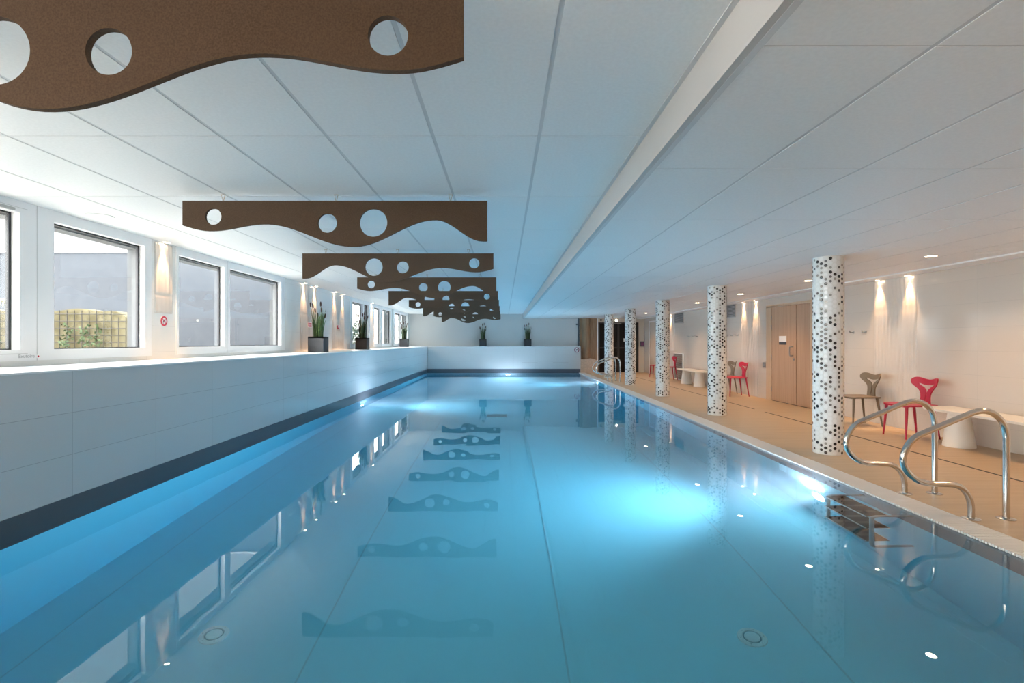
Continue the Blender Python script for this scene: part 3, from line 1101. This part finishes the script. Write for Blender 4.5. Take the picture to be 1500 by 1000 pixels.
for yy in (-0.262, 0.262):
    bm = bmesh.new()
    p = [(0.255, yy, 0.235), (0.02, yy, 0.235), (-0.03, yy, 0.225), (-0.05, yy, 0.19), (-0.052, yy, 0.0), (-0.052, yy, -0.35), (-0.045, yy, -0.42), (-0.01, yy, -0.45), (0.255, yy, -0.46)]
    tube(bm, smooth_path(p, 4), 0.017, 12)
    obj('side_rail', bm, M['dull_steel'], t, True)

# ------------------------------------------------------------------ chairs
def chair(m, label, loc, rz=0):
    """Faces -X; y is its width."""
    t = thing('stacking_chair', label, 'chair', loc, rz, 'moulded chairs along the wall')
    # seat: softly dished slab with rounded corners
    out = []
    for cx, cy_, a0 in ((0.17, 0.16, 0), (-0.17, 0.165, PI / 2), (-0.17, -0.165, PI), (0.17, -0.16, 1.5 * PI)):
        out += arc(cx, cy_, 0.055, a0, a0 + PI / 2, 6)
    dish = lambda u, v: -0.018 * max(0, 1 - (u / 0.23) ** 2) * max(0, 1 - (v / 0.22) ** 2) + 0.01 * (u < -0.15) * ((-u - 0.15) / -0.07)
    bm = bmesh.new()
    plate(bm, out, [], lambda u, v: (u, v, 0.452 + dish(u, v)), lambda u, v: (u, v, 0.430 + dish(u, v)), 0.04)
    obj('seat', bm, m, t, True)
    # backrest: Y shaped with a Y shaped slit
    half = [(0.088, 0.445), (0.080, 0.50), (0.078, 0.55), (0.090, 0.60), (0.125, 0.645), (0.170, 0.68), (0.207, 0.72), (0.215, 0.762),
            (0.195, 0.792), (0.160, 0.803), (0.115, 0.797), (0.06, 0.782)]
    o2 = smooth_path([(-y, z) for y, z in half] + [(0, 0.776)] + [(y, z) for y, z in half[::-1]], 4)
    o2 = [(p.x, p.y) for p in o2]
    slit = [(0.010, 0.475), (0.010, 0.60), (0.020, 0.635), (0.055, 0.668), (0.125, 0.705), (0.130, 0.718), (0.115, 0.722), (0.055, 0.703), (0, 0.697)]
    slit = [(y, z) for y, z in slit] + [(-y, z) for y, z in slit[-2::-1]]
    def bend(y, z):
        h = z - 0.445
        return 0.195 + 0.10 * h + 0.25 * h * h - 1.5 * y * y * min(1, h / 0.12)
    bm = bmesh.new()
    plate(bm, o2, [slit], lambda y, z: (bend(y, z), y, z), lambda y, z: (bend(y, z) + 0.016, y, z), 0.025)
    obj('backrest', bm, m, t, True)
    for sx, sy, dx, dy in ((-0.185, 0.175, -0.03, 0.025), (-0.185, -0.175, -0.03, -0.025), (0.175, 0.16, 0.065, 0.03), (0.175, -0.16, 0.065, -0.03)):
        bm = bmesh.new()
        tube(bm, [(sx, sy, 0.438), (sx + dx * 0.08, sy + dy * 0.08, 0.41), (sx + dx * 0.5, sy + dy * 0.5, 0.22), (sx + dx, sy + dy, 0.0)], [0.021, 0.019, 0.0155, 0.0105], 12)
        obj('leg', bm, m, t, True)
    return t
CX = 5.50
cr = chair(M['red'], 'raspberry red chair between the first column and the near white bench', (CX, 6.93, 0), 0.0)
ct = chair(M['taupe'], 'taupe chair half hidden by the first column, beside the red chair', (CX, 7.95, 0), 0.0)
G = 'moulded chairs along the wall'
copy_thing(cr, (CX, 12.17, 0), None, 'red chair against the wall, next to the wooden double door', G)
copy_thing(ct, (CX, 12.78, 0), None, 'dark taupe chair mostly hidden behind the second column', G)
copy_thing(cr, (CX, 17.1, 0), None, 'red chair showing just past the third column, beside the low grille', G)
copy_thing(cr, (CX, 18.35, 0), None, 'farthest red chair, seat showing between the third and fourth columns', G)

# ------------------------------------------------------------------ benches
def bench(label, y):
    t = thing('white_bench', label, 'bench', (5.60, y, 0), 0, 'white benches along the wall')
    hw, hl, r = 0.235, 0.875, 0.14
    out = []
    for cx, cy_, a0 in ((hw - 0.03, hl - 0.03, 0), (-hw + r, hl - r, PI / 2), (-hw + r, -hl + r, PI), (hw - 0.03, -hl + 0.03, 1.5 * PI)):
        out += arc(cx, cy_, 0.03 if cx > 0 else r, a0, a0 + PI / 2, 8)
    bm = bmesh.new()
    plate(bm, out, [], lambda u, v: (u, v, 0.45), lambda u, v: (u * 0.97, v * 0.985, 0.422), 0.2)
    obj('bench_top', bm, M['bench'], t)
    for s in (-1, 1):
        bm = bmesh.new()
        n = 36
        rings = []
        for k in range(7):
            f = k / 6
            rx, ry = 0.165 - 0.05 * f, 0.160 - 0.065 * f
            rings.append([bm.verts.new((rx * math.cos(2 * PI * i / n), s * (0.52 + 0.0 * f) + ry * math.sin(2 * PI * i / n), 0.418 * f)) for i in range(n)])
        for a, b_ in zip(rings, rings[1:]):
            for i in range(n):
                bm.faces.new((a[i], a[(i + 1) % n], b_[(i + 1) % n], b_[i]))
        bm.faces.new(rings[0][::-1])
        bm.faces.new(rings[-1])
        obj('leg', bm, M['bench'], t, True)
    return t
b0 = bench('white bench on two cone legs behind the near steel handrails', 5.78)
copy_thing(b0, (5.60, 15.18, 0), None, 'white bench on cone legs between the second and third columns', 'white benches along the wall')

# ------------------------------------------------------------------ doors
def door_root(n, loc):
    r = bpy.data.objects.new('door_%d' % n, None)
    COL.objects.link(r)
    r.location = loc
    r['kind'] = 'structure'
    return r
# wooden double door in the wall behind the columns
d = door_root(1, (XRW, 10.5, 0))
f = lambda y: y - 10.5
bm = bmesh.new()
box(bm, -0.03, 0.0, f(11.23), f(11.46), 0, 2.06)
box(bm, -0.03, 0.0, f(9.80), f(11.46), 2.035, 2.09)
box(bm, -0.03, 0.0, f(9.72), f(9.82), 0, 2.09)
obj('door_frame', bm, M['frame_wood'], d)
obj('door_gap', bx(-0.012, -0.001, f(9.82), f(11.23), 0.0, 2.035), M['dark_gap'], d)
leafs = []
for a, b_ in ((10.290, 11.222), (9.832, 10.270)):
    bm = bmesh.new()
    box(bm, -0.026, -0.004, f(a), f(b_), 0.012, 2.031)
    leafs.append(obj('door_leaf', bm, M['door_wood'], d))
bm = bmesh.new()
p = smooth_path([(-0.026, f(10.40), 1.185), (-0.075, f(10.40), 1.185), (-0.085, f(10.42), 1.165), (-0.085, f(10.42), 1.02), (-0.075, f(10.40), 1.0), (-0.026, f(10.40), 1.0)], 5)
tube(bm, p, 0.011, 10)
obj('pull_handle', bm, M['plate_grey'], leafs[0], True)
bm = bmesh.new()
lathe(bm, [(0.026, 0), (0.026, -0.008), (0.012, -0.012)], 20, (-0.026, f(10.37), 0.93), 'X')
obj('lock', bm, M['plate_grey'], leafs[0])
sg = obj('sign_plate', bx(-0.031, -0.026, f(10.64), f(10.92), 1.285, 1.405), M['sign_white'], leafs[0])
obj('sign_dark_plate', bx(-0.0312, -0.0262, f(10.64), f(10.92), 1.225, 1.284), M['sign_black'], leafs[0])
for z in (0.25, 0.95, 1.60, 1.80):
    bm = bmesh.new()
    tube(bm, [(-0.034, f(11.23), z - 0.05), (-0.034, f(11.23), z + 0.05)], 0.009, 8)
    obj('hinge', bm, M['dull_steel'], d)
# black glazed double door in the end wall
d = door_root(2, (4.80, YE, 0))
g = lambda x: x - 4.80
bm = bmesh.new()
for q in ((3.96, 4.03, 0, 2.09), (5.56, 5.65, 0, 2.09), (3.96, 5.65, 2.03, 2.09), (4.77, 4.85, 0, 2.03)):
    box(bm, g(q[0]), g(q[1]), -0.03, 0.0, q[2], q[3])
obj('door_frame', bm, M['black_frame'], d)
obj('door_side_trim', bx(g(3.88), g(3.955), -0.035, 0, 0, HR), M['white_trim'], d)
for a, b_ in ((4.03, 4.77), (4.85, 5.56)):
    lf = obj('door_leaf', bx(g(a), g(b_), -0.02, -0.002, 0.005, 2.03), M['black_glass'], d)
    obj('mid_rail', bx(g(a), g(b_), -0.028, -0.02, 1.0, 1.06), M['black_frame'], lf)
    bm = bmesh.new()
    tube(bm, [(g(b_) - 0.06, -0.05, 0.85), (g(b_) - 0.06, -0.05, 1.25)], 0.012, 8)
    for z in (0.9, 1.2):
        tube(bm, [(g(b_) - 0.06, -0.05, z), (g(b_) - 0.06, -0.018, z)], 0.008, 8)
    obj('pull_handle', bm, M['black_frame'], lf)
obj('door_closer', bx(g(4.62), g(4.92), -0.06, -0.02, 2.02, 2.06), M['plate_grey'], d)
# plain beige door at the far end of the same wall
d = door_root(3, (XRW, 20.1, 0))
obj('door_leaf', bx(-0.016, 0.0, -0.50, 0.55, 0.01, 2.05), M['beige_door'], d)
bm = bmesh.new()
for q in ((-0.57, -0.505, 0, 2.11), (0.555, 0.62, 0, 2.11), (-0.57, 0.62, 2.055, 2.11)):
    box(bm, -0.024, 0.0, *q)
obj('door_frame', bm, M['white_trim'], d)

# ------------------------------------------------------------------ wall fittings on the chair side
def wall_vent(y0, y1, z0, z1, label, frame=None, name='air_vent'):
    t = thing(name, label, 'vent', (XRW, (y0 + y1) / 2, z0))
    h = (y1 - y0) / 2
    obj('back_plate', bx(-0.008, 0, -h, h, 0, z1 - z0), mat('vent_back', (0.16, 0.145, 0.135), 0.6), t)
    bm = bmesh.new()
    for q in ((-h - 0.02, h + 0.02, -0.02, 0.0), (-h - 0.02, h + 0.02, z1 - z0, z1 - z0 + 0.02), (-h - 0.02, -h, 0, z1 - z0), (h, h + 0.02, 0, z1 - z0)):
        w_ = 0.02 if frame is None else frame
        box(bm, -w_, 0, *q)
    obj('vent_frame', bm, M['vent_grey'] if frame is None else M['white_trim'], t)
    bm = bmesh.new()
    n = max(6, int((z1 - z0) / 0.035))
    for k in range(n):
        z = (k + 0.2) * (z1 - z0) / n
        v = box(bm, -0.018, -0.006, -h, h, z, z + 0.008)
        for q in v[:]:
            if q.co.x < -0.01:
                q.co.z -= 0.010
    obj('louvres', bm, M['vent_grey'], t)
wall_vent(13.05, 13.75, 1.93, 2.22, 'grey louvred air vent high on the wall behind the second column')
wall_vent(16.80, 17.62, 1.92, 2.22, 'grey louvred air vent high on the wall, past the third column')
wall_vent(16.78, 17.65, 0.03, 0.88, 'large low grille in a white frame beside the far bench', 0.05, 'low_grille')

def hook(y, label):
    t = thing('coat_hook', label, 'hook', (XRW, y, 1.445), 0, 'coat hooks on the wall')
    bm = bmesh.new()
    lathe(bm, [(0.022, 0), (0.022, -0.006)], 16, axis='X')
    obj('rosette', bm, M['dull_steel'], t)
    bm = bmesh.new()
    tube(bm, smooth_path([(-0.005, 0, 0), (-0.045, 0, -0.004), (-0.062, 0, 0.012), (-0.064, 0, 0.03)], 4), 0.007, 8)
    tube(bm, smooth_path([(-0.012, 0, -0.002), (-0.03, 0.028, -0.006), (-0.04, 0.045, 0.004)], 4), 0.006, 8)
    obj('peg', bm, M['dull_steel'], t, True)
    return t
hk = None
for y, lab in ((8.35, 'small steel coat hook on the wall, nearer of two beside the first column'),
               (8.64, 'small steel coat hook on the wall close beside the first column'),
               (12.9, 'small steel coat hook above the second chair pair, nearest of three'),
               (13.2, 'small steel coat hook above the second chair pair, middle of three'),
               (13.47, 'small steel coat hook close beside the second column'),
               (15.6, 'small steel coat hook above the far bench, nearest of three'),
               (15.92, 'small steel coat hook above the far bench, middle of three'),
               (16.24, 'small steel coat hook above the far bench, farthest of three')):
    if hk is None:
        hk = hook(y, lab)
    else:
        copy_thing(hk, (XRW, y, 1.445), None, lab)

def wall_box(name, label, cat, x0, x1, y0, y1, z0, z1, m, detail=None):
    t = thing(name, label, cat, ((x0 + x1) / 2, (y0 + y1) / 2, z0))
    ox, oy = (x0 + x1) / 2, (y0 + y1) / 2
    bm = bx(x0 - ox, x1 - ox, y0 - oy, y1 - oy, 0, z1 - z0, bev=min(x1 - x0, y1 - y0) * 0.2)
    obj('cover_plate', bm, m, t)
    if detail:
        obj(detail[0], bx(*detail[1]), detail[2], t)
    return t
wall_box('wall_socket', 'grey wall socket low on the wall beside the wooden door', 'socket', XRW - 0.012, XRW, 11.53, 11.65, 0.70, 0.82, M['plate_grey'],
         ('rocker', (-0.0085, -0.004, -0.03, 0.03, 0.03, 0.09), M['dull_steel']))
wall_box('door_call_button', 'small black button on the wall beside the wooden door, nearer edge', 'switch', XRW - 0.02, XRW, 9.56, 9.64, 1.14, 1.26, M['sign_black'],
         ('button', (-0.013, -0.008, -0.02, 0.02, 0.04, 0.08), M['plate_grey']))
wall_box('light_switch', 'pale switch plate on the black glass door', 'switch', 5.02, 5.13, YE - 0.032, YE - 0.020, 1.29, 1.42, M['bench'],
         ('rocker', (-0.03, 0.03, -0.010, -0.004, 0.03, 0.09), M['white_trim']))
wall_box('alarm_box', 'dark box with purple front on the end wall beside the black door', 'box', 5.72, 5.88, YE - 0.07, YE, 1.08, 1.30, mat('alarm_grey', (0.10, 0.08, 0.10), 0.5),
         ('front_panel', (-0.05, 0.05, -0.042, -0.034, 0.05, 0.17), mat('purple', (0.22, 0.06, 0.16), 0.4)))
t = thing('round_wall_lamp', 'small glowing round lamp above the black door', 'light', (4.72, YE, 2.17))
bm = bmesh.new()
lathe(bm, [(0.07, 0), (0.07, -0.02), (0.055, -0.03)], 24, axis='Y')
obj('housing', bm, M['white_trim'], t, True)
bm = bmesh.new()
lathe(bm, [(0.054, -0.028), (0.04, -0.045), (0.002, -0.05)], 24, axis='Y')
obj('lens', bm, M['lamp_soft'], t, True)
for x, z, lab in ((4.06, 2.19, 'small dark camera above the black door, by the wood panelling'),):
    t = thing('wall_camera', lab, 'camera', (x, YE, z))
    obj('bracket', bx(-0.015, 0.015, -0.06, 0, -0.015, 0.015), M['black_frame'], t)
    bm = bmesh.new()
    lathe(bm, [(0.035, -0.05), (0.04, -0.07), (0.04, -0.12), (0.03, -0.13)], 16, axis='Y')
    obj('camera_body', bm, M['black_frame'], t, True)
t = thing('wall_camera', 'tiny dark camera on the end of the white wall above the ledge', 'camera', (3.07, YEL, 1.29 + 25 * 21.5 / 750))
obj('bracket', bx(-0.02, 0.06, -0.03, 0, -0.012, 0.012), M['dark_grey'], t)
bm = bmesh.new()
lathe(bm, [(0.03, -0.03), (0.035, -0.06), (0.035, -0.10), (0.02, -0.11)], 16, axis='Y')
obj('camera_body', bm, M['dark_grey'], t, True)

# ------------------------------------------------------------------ wood clad shower at the end of the deck
t = thing('shower_cabin', 'wood clad shower wall with rounded wooden column and pink mosaic base', 'shower', (3.55, YE - 0.006, 0))
bm = bmesh.new()
k = 0
x = -0.365
while x < 0.33:
    box(bm, x, x + 0.058, -0.03, 0.0, 0.50, HR - 0.004)
    x += 0.061
obj('wood_cladding', bm, M['slat_wood'], t)
bm = bmesh.new()
n = 20
prof = [(0.0, 0.54), (0.10, 0.545), (0.145, 0.56), (0.165, 0.60), (0.165, HR - 0.004)]
rings = []
for r, z in prof:
    rings.append([bm.verts.new((-0.10 + max(r, 0.001) * math.cos(PI + PI * i / n), -0.02 + max(r, 0.001) * math.sin(PI + PI * i / n), z)) for i in range(n + 1)])
for a, b_ in zip(rings, rings[1:]):
    for i in range(n):
        bm.faces.new((a[i], a[i + 1], b_[i + 1], b_[i]))
obj('rounded_column', bm, M['slat_wood'], t, True)
bm = bmesh.new()
out = [(-0.37, 0.0), (0.30, 0.0)] + [(p[0], p[1]) for p in arc(0.18, 0.44, 0.12, 0, PI * 0.5, 8)] + [(0.05, 0.60), (-0.1, 0.56), (-0.37, 0.545)]
plate(bm, out, [], lambda u, v: (u, -0.26, v), lambda u, v: (u, -0.005, v))
obj('mosaic_base', bm, M['mosaic_peach'], t)

# ------------------------------------------------------------------ signs
def no_sign(name, label, loc, rot, R, ring_mat, thick=0.006):
    """Round prohibition sign in the local XZ plane, facing -Y."""
    t = thing(name, label, 'sign', loc, rot)
    bm = bmesh.new()
    lathe(bm, [(R, 0), (R, -thick)], 40, axis='Y')
    obj('sign_plate', bm, M['sign_white'], t)
    bm = bmesh.new()
    ro, ri = R * 0.95, R * 0.66
    a = [(ro * math.cos(2 * PI * k / 40), ro * math.sin(2 * PI * k / 40)) for k in range(40)]
    b_ = [(ri * math.cos(2 * PI * k / 40), ri * math.sin(2 * PI * k / 40)) for k in range(40)]
    plate(bm, a, [b_], lambda u, v: (u, -thick - 0.0015, v), lambda u, v: (u, -thick, v))
    obj('red_ring', bm, ring_mat, t)
    bm = bmesh.new()
    c, s = math.cos(-PI / 4), math.sin(-PI / 4)
    q = [(-R * 0.8, -R * 0.065), (R * 0.8, -R * 0.065), (R * 0.8, R * 0.065), (-R * 0.8, R * 0.065)]
    plate(bm, [(u * c - v * s, u * s + v * c) for u, v in q], [], lambda u, v: (u, -thick - 0.0025, v), lambda u, v: (u, -thick - 0.0005, v))
    obj('slash', bm, ring_mat, t)
    bm = bmesh.new()
    y = -thick - 0.001
    lathe(bm, [(R * 0.12, -thick), (R * 0.12, y)], 16, (R * 0.26, 0, R * 0.34), 'Y')
    tube(bm, [(R * 0.14, y, R * 0.22), (-R * 0.22, y, -R * 0.10)], R * 0.11, 8)
    tube(bm, [(-R * 0.22, y, -R * 0.10), (-R * 0.08, y, -R * 0.36), (-R * 0.30, y, -R * 0.5)], R * 0.05, 8)
    tube(bm, [(R * 0.14, y, R * 0.22), (R * 0.36, y, -R * 0.04)], R * 0.045, 8)
    tube(bm, [(-R * 0.5, y, -R * 0.30), (-R * 0.25, y, -R * 0.25)], R * 0.03, 8)
    for v in bm.verts:
        v.co.y = max(min(v.co.y, -thick), -thick - 0.002)
    obj('pictogram', bm, M['sign_black'], t)
    return t
no_sign('no_running_sign', 'round red prohibition sign on the pier between the two big windows', (XW + 0.001, 6.017, 1.53), PI / 2, 0.062, M['sign_red'])
no_sign('no_diving_sign', 'round dark red prohibition sign on the end wall above the pool corner', (3.02, YF + 0.003, 1.29 - 12.3 * 21.2 / 750), 0, 0.112, M['sign_dark_red'])
def notice(y, z, label, n):
    t = thing('pool_notice', label, 'sign', (XW + 0.018, y, z), PI / 2)
    obj('sign_plate', bx(-0.10, 0.10, -0.004, 0.0, -0.05, 0.05), M['sign_white'], t)
    for k in range(n):
        x0 = -0.092 + k * (0.184 / n) + 0.004
        w_ = 0.184 / n - 0.008
        obj('red_panel', bx(x0, x0 + w_, -0.006, -0.004, -0.042, 0.042), M['sign_red'], t)
        bm = bmesh.new()
        lathe(bm, [(0.024, -0.006), (0.024, -0.008)], 20, (x0 + w_ / 2, 0, 0.004), 'Y')
        obj('white_mark', bm, M['sign_white'], t)
notice(10.50, 1.63, 'red and white double notice on the wall just left of the slate planter reeds', 2)
notice(12.3, 1.635, 'single small red notice between the slate and the brown planters', 1)

# air slots in the far parapet
for x, lab in ((1.08, 'thin dark slot in the far parapet tiles, nearer the middle'), (2.35, 'thin dark slot in the far parapet tiles, under the round sign side')):
    t = thing('wall_slot', lab, 'slot', (x, YF + 0.004, 0.41))
    obj('slot_frame', bx(-0.33, 0.33, -0.004, 0.0, -0.018, 0.018), M['tile_far'], t)
    obj('slot_gap', bx(-0.32, 0.32, -0.005, -0.003, -0.009, 0.009), M['vent_grey'], t)
